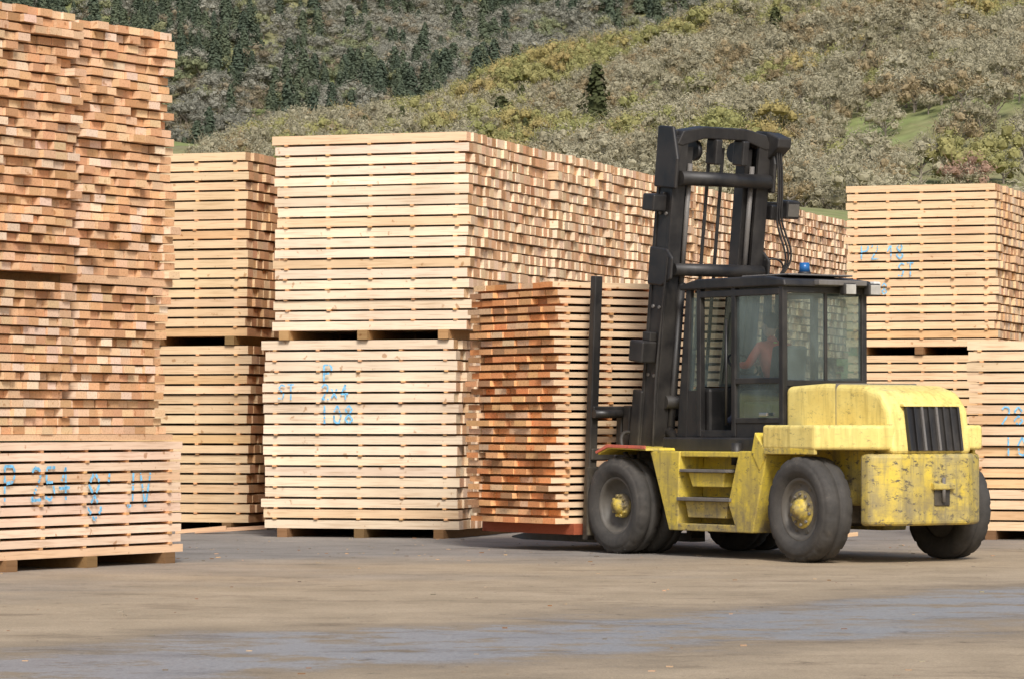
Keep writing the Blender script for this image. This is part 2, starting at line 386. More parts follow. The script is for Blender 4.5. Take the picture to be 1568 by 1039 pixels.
prism('engine_hood',[(.95,1.2),(.95,1.93),(.3,1.96),(-.40,1.93),(-.66,1.86),(-.82,1.68),(-.90,1.18)],'xz',-.58,.58,YELP,.07,seg=4)
box('hood_seam',.05,.058,-.583,.583,1.5,1.962,GRY,0)
prism('counterweight',[(-.93,.48),(-.93,-.48),(-.76,-.80),(-.60,-.80),(-.60,.80),(-.76,.80)],'xy',.41,1.19,YELW,.045,seg=3)
box('tow_pocket_shade',-.945,-.925,-.2,.02,.62,.84,BLK,.01)  # black slab on the face, painting the dark of a tow recess
prism('tow_jaw',[(-.925,.88),(-.99,.86),(-.99,.80),(-.925,.79)],'xz',-.24,.06,YELW,.012)
cyl('tow_pin',(-.965,-.09,.66),(-.965,-.09,.93),.02,GRY)
prism('grille_panel',[(-.822,1.70),(-.842,1.70),(-.915,1.22),(-.895,1.22)],'xz',-.39,.36,BLK,.004)
for k in range(8):
    yk=-.385+k*.1064*.98
    prism('grille_slat',[(-.842,1.705),(-.872,1.695),(-.948,1.225),(-.915,1.215)],'xz',yk-.014,yk+.014,BLK if k not in(3,5) else GRY,.003)
prism('grille_surround_top',[(-.80,1.73),(-.862,1.73),(-.872,1.70),(-.80,1.70)],'xz',-.42,.39,YELP,.008)
cx0,cx1,cy=.98,2.80,.58
def bar(n,a,b,w,mat=BLK,parent=None):
    a=Vector(a);b=Vector(b); return box(n,min(a.x,b.x)-w,max(a.x,b.x)+w,min(a.y,b.y)-w,max(a.y,b.y)+w,min(a.z,b.z)-w,max(a.z,b.z)+w,mat,.008,parent)
for sgn in (1,-1):
    Y=cy*sgn
    for x in (cx0,1.85,2.5): bar('cab_post',(x,Y,1.40),(x,Y,3.04),.036)
    prism('cab_front_post',[(2.74,1.36),(2.92,1.36),(2.74,3.06),(2.66,3.06)],'xz',Y-.03,Y+.03,BLK,.006)
    bar('cab_rail_mid',(1.05,Y,2.0),(1.78,Y,2.0),.034)
    bar('cab_rail_low',(1.05,Y,1.55),(1.78,Y,1.55),.032)
    bar('cab_rail_top',(1.05,Y,3.0),(2.43,Y,3.0),.038)
    box('cab_lower_panel',1.0,1.82,Y-.02,Y+.02,1.36,1.52,BLK,.004)
    pane('side_glass',[(1.0,Y,2.02),(1.83,Y,2.02),(1.83,Y,2.98),(1.0,Y,2.98)])
    pane('lower_glass',[(1.0,Y,1.57),(1.83,Y,1.57),(1.83,Y,1.98),(1.0,Y,1.98)])
    pane('quarter_glass',[(2.52,Y,1.89),(2.85,Y,1.89),(2.71,Y,2.97),(2.52,Y,2.97)])
    prism('cab_cowl',[(2.53,1.36),(2.90,1.36),(2.85,1.9),(2.53,1.9)],'xz',Y-.025,Y+.025,BLK,.006)
    cyl('grab_rail',(1.93,Y+.07*sgn,1.5),(1.93,Y+.07*sgn,2.7),.014,BLK)
pane('door_glass',[(1.87,-cy,1.44),(2.48,-cy,1.44),(2.48,-cy,2.98),(1.87,-cy,2.98)])
box('door_sill',1.885,2.465,cy-.03,cy+.03,1.362,1.44,BLK,.005)
for z in (1.97,3.02): bar('cab_rear_rail',(cx0,-.51,z),(cx0,.51,z),.036)
bar('cab_rear_mullion',(cx0,-.03,2.02),(cx0,-.03,2.97),.020)
for a,b in ((-.56,-.04),(-.02,.56)): pane('rear_glass',[(cx0,a,1.99),(cx0,b,1.99),(cx0,b,3.0),(cx0,a,3.0)])
box('cab_rear_wall',cx0-.02,cx0+.02,-.55,.55,1.37,1.93,BLK,.004)
pane('windshield',[(2.80,-.55,1.95),(2.80,.55,1.95),(2.70,.55,3.03),(2.70,-.55,3.03)])
box('dash',2.45,2.78,-.5,.5,1.38,1.93,BLK,.04)
prism('cab_roof',[(.88,3.055),(.90,3.13),(1.3,3.18),(2.5,3.18),(2.84,3.12),(2.84,3.06)],'xz',-.64,.64,BLK,.02)
box('roof_panel',1.05,1.9,-.5,.45,3.184,3.205,GRY,.01)
box('roof_visor',.80,.90,-.5,.2,3.07,3.13,GRY,.01)
for yk in (-.24,-.60):
    box('work_lamp',.78,.88,yk-.09,yk+.09,2.96,3.10,BLK,.02); box('work_lamp_lens',.768,.778,yk-.07,yk+.07,2.975,3.085,LENS,.003)
box('marker_lamp',.86,.98,-.76,-.655,3.01,3.13,WHT,.02)
cyl('beacon_base',(1.25,.05,3.205),(1.25,.05,3.235),.075,BLK); cyl('beacon',(1.25,.05,3.235),(1.25,.05,3.34),.065,BLUE,r2=.055)
box('hydraulic_tank',.62,.92,.6,.8,1.36,1.5,BLK,.03)
cyl('air_filter',(1.5,.84,1.05),(1.5,.84,1.30),.06,BLK)
box('door_handle',1.2,1.35,.61,.64,1.60,1.64,CHROME,.005)
sx,sy=.18,.16
box('seat_base',1.25+sx,1.75+sx,-.26+sy,.26+sy,1.38,1.78,SEAT,.05); box('seat_cushion',1.25+sx,1.80+sx,-.27+sy,.27+sy,1.78,1.90,SEAT,.05)
prism('seat_back',[(1.20+sx,1.88),(1.36+sx,1.88),(1.26+sx,2.40),(1.13+sx,2.40)],'xz',-.22+sy,.22+sy,SEAT,.04)
cyl('steering_column',(2.45,.1,1.9),(2.24,.1,2.2),.03,BLK)
def torus(name,c,R,r,rot,mat,parent=None):
    V=[];F=[];n,m=28,8; M=Euler(rot).to_matrix()
    for i in range(n):
        for k in range(m):
            a=2*math.pi*i/n;b=2*math.pi*k/m
            V.append(tuple(Vector(c)+M@Vector(((R+r*math.cos(b))*math.cos(a),(R+r*math.cos(b))*math.sin(a),r*math.sin(b)))))
            F.append((i*m+k,((i+1)%n)*m+k,((i+1)%n)*m+(k+1)%m,i*m+(k+1)%m))
    return link(mk(name,V,F),mat,parent,smooth=True)
torus('steering_wheel',(2.24,.16,2.2),.19,.014,(0,rad(-40),0),BLK)

MT=bpy.data.objects.new('mast',None); COL.objects.link(MT); MT.parent=FK; MT.location=(3.52,0,.3); MT.rotation_euler=(0,rad(-7.2),0)
for sgn in (1,-1):
    Y=.62*sgn
    box('outer_web',-.15,.15,Y+.05*sgn-.025,Y+.05*sgn+.025,-.1,4.62,BLK,.006,MT)
    box('outer_flange_rear',-.16,-.11,Y-.09,Y+.09,-.1,4.60,BLK,.006,MT)
    box('outer_flange_front',.11,.16,Y-.09,Y+.09,-.1,4.60,BLK,.006,MT)
    box('inner_rail',-.08,.10,.44*sgn-.05,.44*sgn+.05,0,4.5,BLK,.008,MT)
    cyl('lift_cylinder',(-.13,.46*sgn,.1),(-.13,.46*sgn,2.9),.05,BLK,MT)
    cyl('lift_rod',(-.13,.46*sgn,2.9),(-.13,.46*sgn,4.3),.03,GRY,MT)
    box('lift_chain',-.02,.0,.10*sgn-.02,.10*sgn+.02,.3,4.5,BLK,.002,MT)
    prism('top_bracket',[(-.25,4.0),(.17,4.0),(.17,4.72),(-.12,4.72),(-.25,4.35)],'xz',Y+.08*sgn if sgn>0 else Y-.13,Y+.13 if sgn>0 else Y-.08,BLK,.02,MT)
    prism('mid_bracket',[(-.28,2.95),(-.1,2.85),(.17,2.85),(.17,3.3),(-.15,3.3),(-.28,3.2)],'xz',Y+.08*sgn if sgn>0 else Y-.12,Y+.12 if sgn>0 else Y-.08,BLK,.02,MT)
    cyl('chain_sheave',(.02,.30*sgn-.03,4.45),(.02,.30*sgn+.03,4.45),.12,BLK,MT)
    cyl('tilt_cylinder',(-.15,.5*sgn,1.15),(-1.1,.5*sgn,.75),.06,BLK,MT)
    box('roller_bracket',.12,.30,Y-.12,Y+.12,.9,1.6,BLK,.02,MT)
    for zb in (.6,1.8,2.6,3.7):
        for xb in (-.06,.06): cyl('bolt',(xb,(abs(Y)+.07)*sgn,zb),(xb,(abs(Y)+.095)*sgn,zb),.022,GRY,MT,n=6)
cyl('cross_tube_upper',(-.21,-.66,4.13),(-.21,.66,4.13),.085,BLK,MT)
cyl('cross_tube_mid',(-.21,-.66,3.06),(-.21,.66,3.06),.075,BLK,MT)
cyl('cross_tube_low',(-.15,-.6,1.5),(-.15,.6,1.5),.08,BLK,MT)
prism('crown_beam',[(-.70,4.52),(-.62,4.68),(-.3,4.74),(.3,4.74),(.62,4.68),(.70,4.52),(.62,4.50),(.3,4.6),(-.3,4.6),(-.62,4.50)],'yz',-.17,.03,BLK,.015,MT)
box('crown_plate',-.08,.14,-.66,.66,4.60,4.68,BLK,.015,MT)
prism('crown_ear',[(-.34,4.66),(-.1,4.72),(-.1,4.40),(-.16,4.40),(-.34,4.55)],'xz',-.86,-.66,BLK,.015,MT)
for y in(-.35,.05): box('crown_lug',-.2,.0,y,y+.10,4.30,4.60,BLK,.02,MT)
box('mast_side_box',-.08,.14,.72,.92,3.72,3.92,BLK,.02,MT); box('mast_side_arm',-.03,.03,.66,.75,3.78,3.95,BLK,.01,MT)
box('mast_lamp_arm',-.10,-.05,-1.10,-.66,3.84,3.89,BLK,.006,MT); box('mast_lamp',-.2,-.02,-1.18,-.98,3.70,3.92,BLK,.02,MT)
box('mast_lamp_lens',-.206,-.200,-1.16,-1.0,3.73,3.88,RIM,.002,MT)
box('mast_lamp_inner',-.18,-.05,-.92,-.76,3.68,3.86,BLK,.02,MT)
box('mast_side_box_low',-.10,.16,.72,.94,1.95,2.2,BLK,.02,MT); box('hose_guide',-.05,.1,.70,.8,2.2,2.3,BLK,.01,MT)
def hose(name,pts,r,mat,parent):
    cu=bpy.data.curves.new(name,'CURVE'); cu.dimensions='3D'; cu.bevel_depth=r; cu.bevel_resolution=2
    s=cu.splines.new('NURBS'); s.points.add(len(pts)-1)
    for p,q in zip(s.points,pts): p.co=(*q,1)
    s.use_endpoint_u=True; s.order_u=4
    cu.materials.append(mat); o=bpy.data.objects.new(name,cu); COL.objects.link(o); o.parent=parent
for k in range(3):
    d=.03*k
    hose('hydraulic_hose',[(-.25,-.72-d,4.5),(-.3,-.78-d,4.0),(-.25,-.75-d,3.7),(-.35,-.85-d*2,3.4),(-.35,-.95-d,3.15),(-.3,-.80,2.95),(-.2,-.7,2.8)],.012,BLK,MT)
hose('hose_loop',[(-.2,-.7,3.2),(-.3,-.95,3.3),(-.3,-1.0,3.05),(-.25,-.8,2.9)],.012,BLK,MT)
for k in range(2):
    hose('hydraulic_hose',[(-.2,.74,.3+.1*k),(-.22,.76,1.0),(-.2,.77+.02*k,1.6),(-.15,.74,2.2),(-.2,.76,2.7),(-.2,.74,3.2)],.014,BLK,MT)
hose('carriage_hose',[(.2,.5,.9),(.35,.7,1.15),(.3,.95,1.05),(.1,.9,.8),(-.1,.8,.7)],.025,BLK,MT)
hose('carriage_hose',[(.2,.6,.7),(.4,.8,.95),(.35,1.0,.85),(.1,.95,.6)],.025,BLK,MT)
CR=bpy.data.objects.new('carriage',None); COL.objects.link(CR); CR.parent=FK; CR.location=(4.08,0,.14); CR.rotation_euler=(0,rad(-3.2),0)
for y in (-1.05,1.05):
    box('backrest_post',-.05,.05,y-.055,y+.055,.0,3.12,BLK,.012,CR)
for z in (.25,.95,1.45): box('carriage_bar',-.09,-.0-.055,-1.1,1.1,z,z+.14,BLK,.015,CR)
for y in (-.62,-.35,.35,.62): box('carriage_upright',-.22,-.092,y-.05,y+.05,.2,1.6,BLK,.015,CR)
cyl('side_shift_pin',(-.1,.7,1.5),(-.1,1.1,1.5),.05,BLK,CR)
for y in (-.55,.55):
    box('fork_shank',-.05,.05,y-.11,y+.11,-.05,1.5,BLK,.015,CR)
FO=bpy.data.objects.new('forks',None); COL.objects.link(FO); FO.parent=FK
for y in (-.55,.55):
    prism('fork_blade',[(4.03,.09),(4.03,.19),(6.0,.17),(6.25,.13),(6.25,.11),(6.0,.09)],'xz',y-.11,y+.11,GRY,.006,FO)
B=Boxes()
pack(B,-1.42,1.42,0,1.84,.33,30,.0965,.068,7,axis='y',side=np.array([.74,.54,.35]),endpal=LOADPAL,ejit=.035,sjit=.008,nst=5,rowj=.014,stc=np.array([.55,.28,.12]),inner=np.array([.76,.42,.20]))
dunnage(B,-1.3,1.3,0,1.84,.20,.33,axis='y',n=2,col=(.3,.08,.04),wd=.08)
LD=B.obj('lumber_load',WOODY,(4.22,0,0),0); LD.parent=FK

# driver
DR=bpy.data.objects.new('driver',None); COL.objects.link(DR); DR.location=FK.matrix_basis@Vector((1.5+sx,sy,1.92)); DR.rotation_euler=FK.rotation_euler
def skin(name,verts,edges,mat,sub=2):
    me=bpy.data.meshes.new(name); me.from_pydata([v[:3] for v in verts],edges,[])
    o=bpy.data.objects.new(name,me); COL.objects.link(o); o.parent=DR
    o.modifiers.new('skin','SKIN'); me.materials.append(mat)
    sv=me.skin_vertices[0].data
    for i,v in enumerate(verts):
        sv[i].radius=(v[3],v[4] if len(v)>4 else v[3]); sv[i].use_root=(i==0)
    o.modifiers[0].use_smooth_shade=True
    s=o.modifiers.new('sub','SUBSURF'); s.levels=sub; s.render_levels=sub
    return o
skin('legs',[(0,0,.05,.15,.13),(.1,.10,.06,.095),(.45,.16,.10,.075),(.50,.17,-.33,.05),(.62,.17,-.38,.045),(.1,-.10,.06,.095),(.45,-.16,.10,.075),(.50,-.17,-.33,.05),(.62,-.17,-.38,.045)],
 [(0,1),(1,2),(2,3),(3,4),(0,5),(5,6),(6,7),(7,8)],CLOTH)
skin('torso_and_arms',[(0,0,.06,.14,.12),(.0,0,.25,.15,.12),(.02,0,.45,.17,.12),(.03,0,.54,.07),(.05,0,.60,.055),
 (.02,.19,.47,.065),(.16,.25,.26,.05),(.40,.16,.27,.038),(.02,-.19,.47,.065),(.16,-.25,.26,.05),(.40,-.16,.27,.038)],
 [(0,1),(1,2),(2,3),(3,4),(2,5),(5,6),(6,7),(2,8),(8,9),(9,10)],VEST)
skin('vest_band',[(0.0,0,.20,.165,.135),(.0,0,.28,.165,.135)],[(0,1)],LIME)
skin('vest_collar',[(0.03,0,.50,.10,.09),(.03,0,.54,.085,.08)],[(0,1)],LIME,1)
for s_ in(1,-1):
    vs=[(.40,.16*s_,.27,.032,.02),(.46,.15*s_,.285,.035,.018)]; es=[(0,1)]
    for f in range(4):
        b0=len(vs); y=(.15+.026-.017*f)*s_; L=[.9,1,.95,.75][f]
        vs+= [(.485,y,.30,.009),(.485+.03*L,y,.29,.0085),(.485+.035*L,y,.262,.008)]; es+=[(1,b0),(b0,b0+1),(b0+1,b0+2)]
    b0=len(vs); vs+=[(.44,(.15-.03)*s_,.30,.011),(.475,(.15-.045)*s_,.31,.009)]; es+=[(1,b0),(b0,b0+1)]
    skin('hand',vs,es,SKIN,1)
bm=bmesh.new(); bmesh.ops.create_uvsphere(bm,u_segments=24,v_segments=18,radius=1)
for v in bm.verts:
    x,y,z=v.co
    w=1-.18*max(0,-z); X=x*.098; 
    if x>.6 and abs(y)<.3 and -.35<z<.1: X+=.028*(1-abs(y)/.3)
    if x>.7 and .05<z<.3 and .15<abs(y)<.5: X-=.008
    if z<-.6 and x>.2: X+=.012
    v.co=(X,y*.076*w,z*.12)
me=bpy.data.meshes.new('head'); bm.to_mesh(me); bm.free(); o=bpy.data.objects.new('head',me); link(o,SKIN,DR,smooth=True); o.location=(.07,0,.70)
bm=bmesh.new(); bmesh.ops.create_uvsphere(bm,u_segments=20,v_segments=12,radius=1)
for v in bm.verts:
    x,y,z=v.co
    v.co=(x*.108-.005,y*.086,max(z,-.1 if x>0 else -.7)*.115+.012)
me=bpy.data.meshes.new('hair'); bm.to_mesh(me); bm.free(); o=bpy.data.objects.new('hair',me); link(o,simple('hair',(.05,.03,.02),.8),DR,smooth=True); o.location=(.055,0,.745)
for s_ in(1,-1): 
    e=cyl('ear',(.06,.074*s_,.70),(.06,.088*s_,.70),.025,SKIN,DR,n=10)

# ------------------------------------------------------------ ground
def plane(name,x0,x1,y0,y1,z,mat,loc=(0,0,0)):
    me=bpy.data.meshes.new(name); me.from_pydata([(x0,y0,z),(x1,y0,z),(x1,y1,z),(x0,y1,z)],[],[(0,1,2,3)]); me.materials.append(mat)
    o=bpy.data.objects.new(name,me); COL.objects.link(o); return o
def yard_mat():
    m,nt,b=new_mat('yard_asphalt')
    tc=nt.nodes.new('ShaderNodeTexCoord'); P=tc.outputs['Object']
    big=noise(nt,.22,5,sc3=(.6,1,1)); med=noise(nt,1.1,6,rough=.65,sc3=(.8,.7,1)); fine=noise(nt,28,4,rough=.7); grit=noise(nt,90,2)
    tan=ramp(nt,med,[(.3,(.31,.24,.155)),(.55,(.40,.31,.205)),(.75,(.46,.36,.245))])
    gry=ramp(nt,med,[(.3,(.21,.19,.165)),(.7,(.29,.262,.23))])
    sp=nt.nodes.new('ShaderNodeSeparateXYZ'); nt.links.new(P,sp.inputs[0])
    def math_(op,a,b=None,c=None):
        n=nt.nodes.new('ShaderNodeMath'); n.operation=op
        for i,v in enumerate((a,b,c)):
            if v is None: continue
            if isinstance(v,(int,float)): n.inputs[i].default_value=v
            else: nt.links.new(v,n.inputs[i])
        return n.outputs[0]
    far=math_('ADD',math_('SUBTRACT',sp.outputs['Y'],38.0),math_('MULTIPLY',math_('SUBTRACT',big,.5),16))
    far=math_('SUBTRACT',far,math_('MULTIPLY',sp.outputs['X'],.9))
    ff=nt.nodes.new('ShaderNodeMapRange'); ff.inputs[1].default_value=-2;ff.inputs[2].default_value=4; nt.links.new(far,ff.inputs[0])
    c=mixc(nt,ff.outputs[0],tan,gry)
    d=math_('SUBTRACT',sp.outputs['Y'],math_('ADD',25.2,math_('MULTIPLY',sp.outputs['X'],1.1)))
    n2=noise(nt,.45,6,rough=.7,sc3=(.8,1.0,1))
    d=math_('ADD',d,math_('MULTIPLY',math_('SUBTRACT',n2,.5),9))
    ad=math_('ABSOLUTE',d)
    w=nt.nodes.new('ShaderNodeMapRange'); w.inputs[1].default_value=2.7;w.inputs[2].default_value=1.4; nt.links.new(ad,w.inputs[0])
    br=ramp(nt,noise(nt,1.5,8,rough=.75,sc3=(.8,.9,1)),[(.40,(0,0,0)),(.50,(1,1,1))])
    wet=math_('MULTIPLY',w.outputs[0],br)
    w2=nt.nodes.new('ShaderNodeMapRange'); w2.inputs[1].default_value=4.4;w2.inputs[2].default_value=2.4; nt.links.new(ad,w2.inputs[0])
    c=mixc(nt,math_('MULTIPLY',w2.outputs[0],.6),c,(.19,.15,.105))
    wetc=ramp(nt,fine,[(.3,(.23,.222,.215)),(.7,(.33,.32,.31))])
    c=mixc(nt,math_('MULTIPLY',wet,.92),c,wetc)
    st=noise(nt,.9,8,rough=.8,sc3=(.7,1.1,1)); sr=ramp(nt,st,[(.36,(.62,.60,.58)),(.48,(1,1,1))])
    c=mixc(nt,.85,c,sr,'MULTIPLY')
    st2=noise(nt,4.0,8,rough=.8,sc3=(1,.6,1)); sr2=ramp(nt,st2,[(.34,(.45,.43,.41)),(.41,(1,1,1))])
    c=mixc(nt,.85,c,sr2,'MULTIPLY')
    gr=ramp(nt,fine,[(.3,(.76,.75,.74)),(.7,(1.18,1.18,1.18))]); c=mixc(nt,.85,c,gr,'MULTIPLY')
    g2=ramp(nt,grit,[(.3,(.68,.68,.68)),(.7,(1.22,1.22,1.22))]); c=mixc(nt,.85,c,g2,'MULTIPLY')
    nt.links.new(c,b.inputs['Base Color'])
    rr=nt.nodes.new('ShaderNodeMapRange'); rr.inputs[3].default_value=.9; rr.inputs[4].default_value=.5; nt.links.new(wet,rr.inputs[0]); nt.links.new(rr.outputs[0],b.inputs['Roughness'])
    b.inputs['Specular IOR Level'].default_value=.3
    bump(nt,b,fine,.45,.01)
    return m
plane('ground',-3500,3500,-300,4500,0,yard_mat())
B=Boxes()
for i in range(300):
    y=random.uniform(21,47) if i%2 else random.uniform(40,48); x=random.uniform(-.16,.16)*y
    s=random.uniform(.004,.013); l=s*random.uniform(1,2.6); c=jitc(random.choice([TAN*.6,BROWN*.5,np.array([.16,.13,.10]),np.array([.2,.17,.13]),np.array([.3,.25,.18])]),.2)
    B.add(x-l,x+l,y-s,y+s,.0,s*random.uniform(.4,1.0),[c]*6)
for (x,y,l) in ((-3.9,49.9,.5),(-4.3,49.7,.35),(4.2,46.8,.3)):
    c=jitc(TAN); B.add(x-l,x+l,y-.05,y+.05,.0,.05,[c]*6,tilt=.06)
B.obj('wood_scraps',WOODX,(0,0,0),0)

# ------------------------------------------------------------ hills
RX=[-400,-157,-100,-45,-17,13,43,79,157,300,600]; RZ=[60,84,86,93,102,109,118,135,160,180,192]
def hgt(X,Y):
    X=np.asarray(X,float);Y=np.asarray(Y,float)
    R=np.interp(X,RX,RZ)
    bumpn=2.2*np.sin(X*.045+Y*.012)+1.6*np.sin(X*.09-Y*.03+1.3)+1.2*np.sin(Y*.05+X*.02)
    base=34+3*np.sin(X*.02)
    n=np.where(Y<600,-2+(Y-200)/400*(base+2),base+(Y-600)/500*(R-base))
    n=np.where(Y>1100,R-(Y-1100)*.3,n)+bumpn*np.clip((Y-250)/300,0,1)
    f=60+.318*(Y-1250)+14*np.sin(X*.022+Y*.006+.6)+8*np.sin(X*.05-Y*.011)+5*np.sin(X*.011*3-1)
    f=np.where(Y<1180,-50,f)
    return np.maximum(n,f)
xs=np.linspace(-900,900,181); ys=np.linspace(200,2800,221)
XX,YY=np.meshgrid(xs,ys); ZZ=hgt(XX,YY)
me=bpy.data.meshes.new('hillside')
V=np.stack([XX,YY,ZZ],-1).reshape(-1,3); nx=len(xs)
F=[(j*nx+i,j*nx+i+1,(j+1)*nx+i+1,(j+1)*nx+i) for j in range(len(ys)-1) for i in range(nx-1)]
me.from_pydata(V.tolist(),[],F)
for p in me.polygons: p.use_smooth=True
m,nt,b=new_mat('hill_grass')
a=noise(nt,.02,5); c=ramp(nt,a,[(.3,(.22,.20,.12)),(.5,(.25,.24,.12)),(.62,(.22,.26,.10)),(.75,(.28,.26,.14))])
a2=noise(nt,.3,5); c=mixc(nt,.8,c,ramp(nt,a2,[(.3,(.7,.7,.7)),(.7,(1.2,1.2,1.2))]),'MULTIPLY')
nt.links.new(c,b.inputs['Base Color']); b.inputs['Roughness'].default_value=1; b.inputs['Specular IOR Level'].default_value=0
me.materials.append(m)
o=bpy.data.objects.new('hillside',me); COL.objects.link(o)

def foliage_mat(name,c1,c2,haze=0.0):
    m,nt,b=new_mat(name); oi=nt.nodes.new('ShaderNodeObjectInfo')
    haze_col=np.array((.30,.33,.33))
    c1=tuple(np.array(c1)*(1-haze)+haze_col*haze); c2=tuple(np.array(c2)*(1-haze)+haze_col*haze)  # distance haze is blended into the foliage colours here
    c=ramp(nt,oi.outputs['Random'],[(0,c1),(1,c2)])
    n=noise(nt,9,4,rough=.7); c=mixc(nt,.9,c,ramp(nt,n,[(.35,(.74,.73,.72)),(.62,(1.15,1.15,1.15))]),'MULTIPLY')
    nt.links.new(c,b.inputs['Base Color']); b.inputs['Roughness'].default_value=1; b.inputs['Specular IOR Level'].default_value=0
    tl=nt.nodes.new('ShaderNodeBsdfTranslucent'); nt.links.new(c,tl.inputs[0])
    mx=nt.nodes.new('ShaderNodeMixShader'); mx.inputs[0].default_value=.25
    nt.links.new(b.outputs[0],mx.inputs[1]); nt.links.new(tl.outputs[0],mx.inputs[2]); nt.links.new(mx.outputs[0],nt.nodes['Material Output'].inputs['Surface'])
    return m
def tree_mesh(kind,seed):
    r=random.Random(seed); V=[];F=[];MI=[]
    def limb(p,q,a,b,mi=0):
        p=Vector(p);q=Vector(q);d=(q-p).normalized(); u=d.orthogonal().normalized();w=d.cross(u);k=len(V)
        for c,rr in ((p,a),(q,b)):
            for t in range(4): V.append(c+(u*math.cos(t*math.pi/2)+w*math.sin(t*math.pi/2))*rr)
        for t in range(4): F.append((k+t,k+(t+1)%4,k+4+(t+1)%4,k+4+t)); MI.append(mi)
    def clump(c,nrm,s,l,sp=.35):
        nrm=(nrm+Vector((r.gauss(0,sp),r.gauss(0,sp),r.gauss(0,sp)))).normalized()
        u=nrm.orthogonal().normalized(); u=Matrix.Rotation(r.random()*6.28,3,nrm)@u; v=nrm.cross(u); k=len(V)
        V.extend([c-u*s*.5-v*l*.3,c+u*s*.5-v*l*.5,c+u*s*.35+v*l*.5,c-u*s*.3+v*l*.35]); F.append((k,k+1,k+2,k+3)); MI.append(1)
    def core(q,R,sub=2,am=.28):
        bm=bmesh.new(); bmesh.ops.create_icosphere(bm,subdivisions=sub,radius=1); k=len(V)
        for v in bm.verts: V.append(q+Vector(v.co)*R*(1+r.uniform(-am,am)))
        for f in bm.faces: F.append(tuple(k+v.index for v in f.verts)); MI.append(1)
        bm.free()
    if kind in('bare','leafy'):
        limb((0,0,-.05),(.02,.0,.3),.03,.022)
        lobes=[(Vector((r.gauss(0,.05),r.gauss(0,.05),.70)),r.uniform(.17,.22))]
        for i in range(8):
            a=i*.785+r.uniform(-.3,.3); el=r.uniform(.3,1.1); L=r.uniform(.28,.46)
            p=Vector((0,0,r.uniform(.15,.32))); q=p+Vector((math.cos(a)*math.cos(el),math.sin(a)*math.cos(el),math.sin(el)*1.05))*L
            limb(p,q,.016,.005)
            lobes.append((q,r.uniform(.12,.20)))
            for j in range(4):
                q2=q+Vector((r.gauss(0,.14),r.gauss(0,.14),.08+abs(r.gauss(0,.12)))); limb(p.lerp(q,.6),q2,.006,.003,1)
        for (q,R) in lobes:
            if kind=='leafy': core(q,R*.66,1,.25)
            else: core(q,R*.5,1,.3)
            for i in range(60 if kind=='bare' else 50):
                d=Vector((r.gauss(0,1),r.gauss(0,1),r.gauss(.35,1))).normalized(); c=q+d*R*r.uniform(.62,1.2)
                if kind=='bare': clump(c,d,.022,.07,.45)
                else: clump(c,d,.036,.045)
    else:
        limb((0,0,-.03),(0,0,.95),.018,.004)
        k=len(V); ns=10
        for j in range(9):
            z=.08+.86*j/8
            for t in range(ns):
                e=(.12*(1-j/8.2)**.8+.004)*r.uniform(.7,1.25); V.append(Vector((math.cos(t*6.283/ns)*e,math.sin(t*6.283/ns)*e,z+r.uniform(-.03,.03))))
        for j in range(8):
            for t in range(ns): F.append((k+j*ns+t,k+j*ns+(t+1)%ns,k+(j+1)*ns+(t+1)%ns,k+(j+1)*ns+t)); MI.append(1)
        for i in range(500):
            z=r.random()**.8*.93+.06; env=(.21*(1-z)**.6+.012)*(0.65+.5*math.sin(z*47+seed)**2*r.random()+.2*r.random())
            a=r.random()*6.28; env*=1+.3*math.sin(a*3+seed+z*9)
            rr=env*r.uniform(.6,1.05)
            c=Vector((math.cos(a)*rr,math.sin(a)*rr,z)); clump(c,Vector((math.cos(a),math.sin(a),.7)).normalized(),.04,.06)
    me=bpy.data.meshes.new('tree_'+kind); me.from_pydata([tuple(v) for v in V],[],F); me['mi']=MI
    return me
BARK=simple('bark',(.22,.19,.15),1.0)
tm={k:[tree_mesh(k,s) for s in range(n)] for k,n in (('bare',4),('leafy',3),('con',3))}
def dress(src,mat):
    me=src.copy(); me.materials.append(BARK); me.materials.append(mat)
    mi=np.array(src['mi'][:],dtype=np.int32); me.polygons.foreach_set('material_index',mi); me.update()
    return me
def template(coll,idx,kind,var,mat):
    o=bpy.data.objects.new('t%02d_%s'%(idx,kind),dress(tm[kind][var%len(tm[kind])],mat)); coll.objects.link(o)
mBare=foliage_mat('oak_twigs',(.32,.29,.19),(.46,.42,.29)); mOliv=foliage_mat('oak_new_leaves',(.30,.30,.12),(.38,.35,.15)); mBrown=foliage_mat('oak_brown_buds',(.33,.26,.15),(.40,.32,.19)); mOch=foliage_mat('ochre_buds',(.38,.32,.13),(.43,.34,.15)); mCon=foliage_mat('conifer_needles',(.075,.085,.04),(.11,.12,.055))
fBare=foliage_mat('far_twigs',(.26,.25,.19),(.36,.345,.27),.12); fOliv=foliage_mat('far_new_leaves',(.21,.23,.11),(.28,.28,.13),.12); fCon=foliage_mat('far_needles',(.065,.09,.05),(.12,.145,.075),.12); fBrown=foliage_mat('far_brown',(.26,.21,.13),(.33,.27,.17),.12)  # far slope colours paled and greyed to stand for air haze
nearC=bpy.data.collections.new('near_hill_trees'); farC=bpy.data.collections.new('far_hill_trees')
for i,(k,v,mt) in enumerate((('bare',0,mBare),('bare',1,mBare),('bare',2,mBare),('leafy',0,mOliv),('leafy',1,mOliv),('bare',3,mBrown),('leafy',2,mOch),('con',0,mCon),('con',1,mCon))): template(nearC,i,k,v,mt)
for i,(k,v,mt) in enumerate((('bare',0,fBare),('bare',1,fBare),('bare',2,fBare),('leafy',0,fOliv),('con',0,fCon),('con',1,fCon),('con',2,fCon),('bare',3,fBrown))): template(farC,i,k,v,mt)
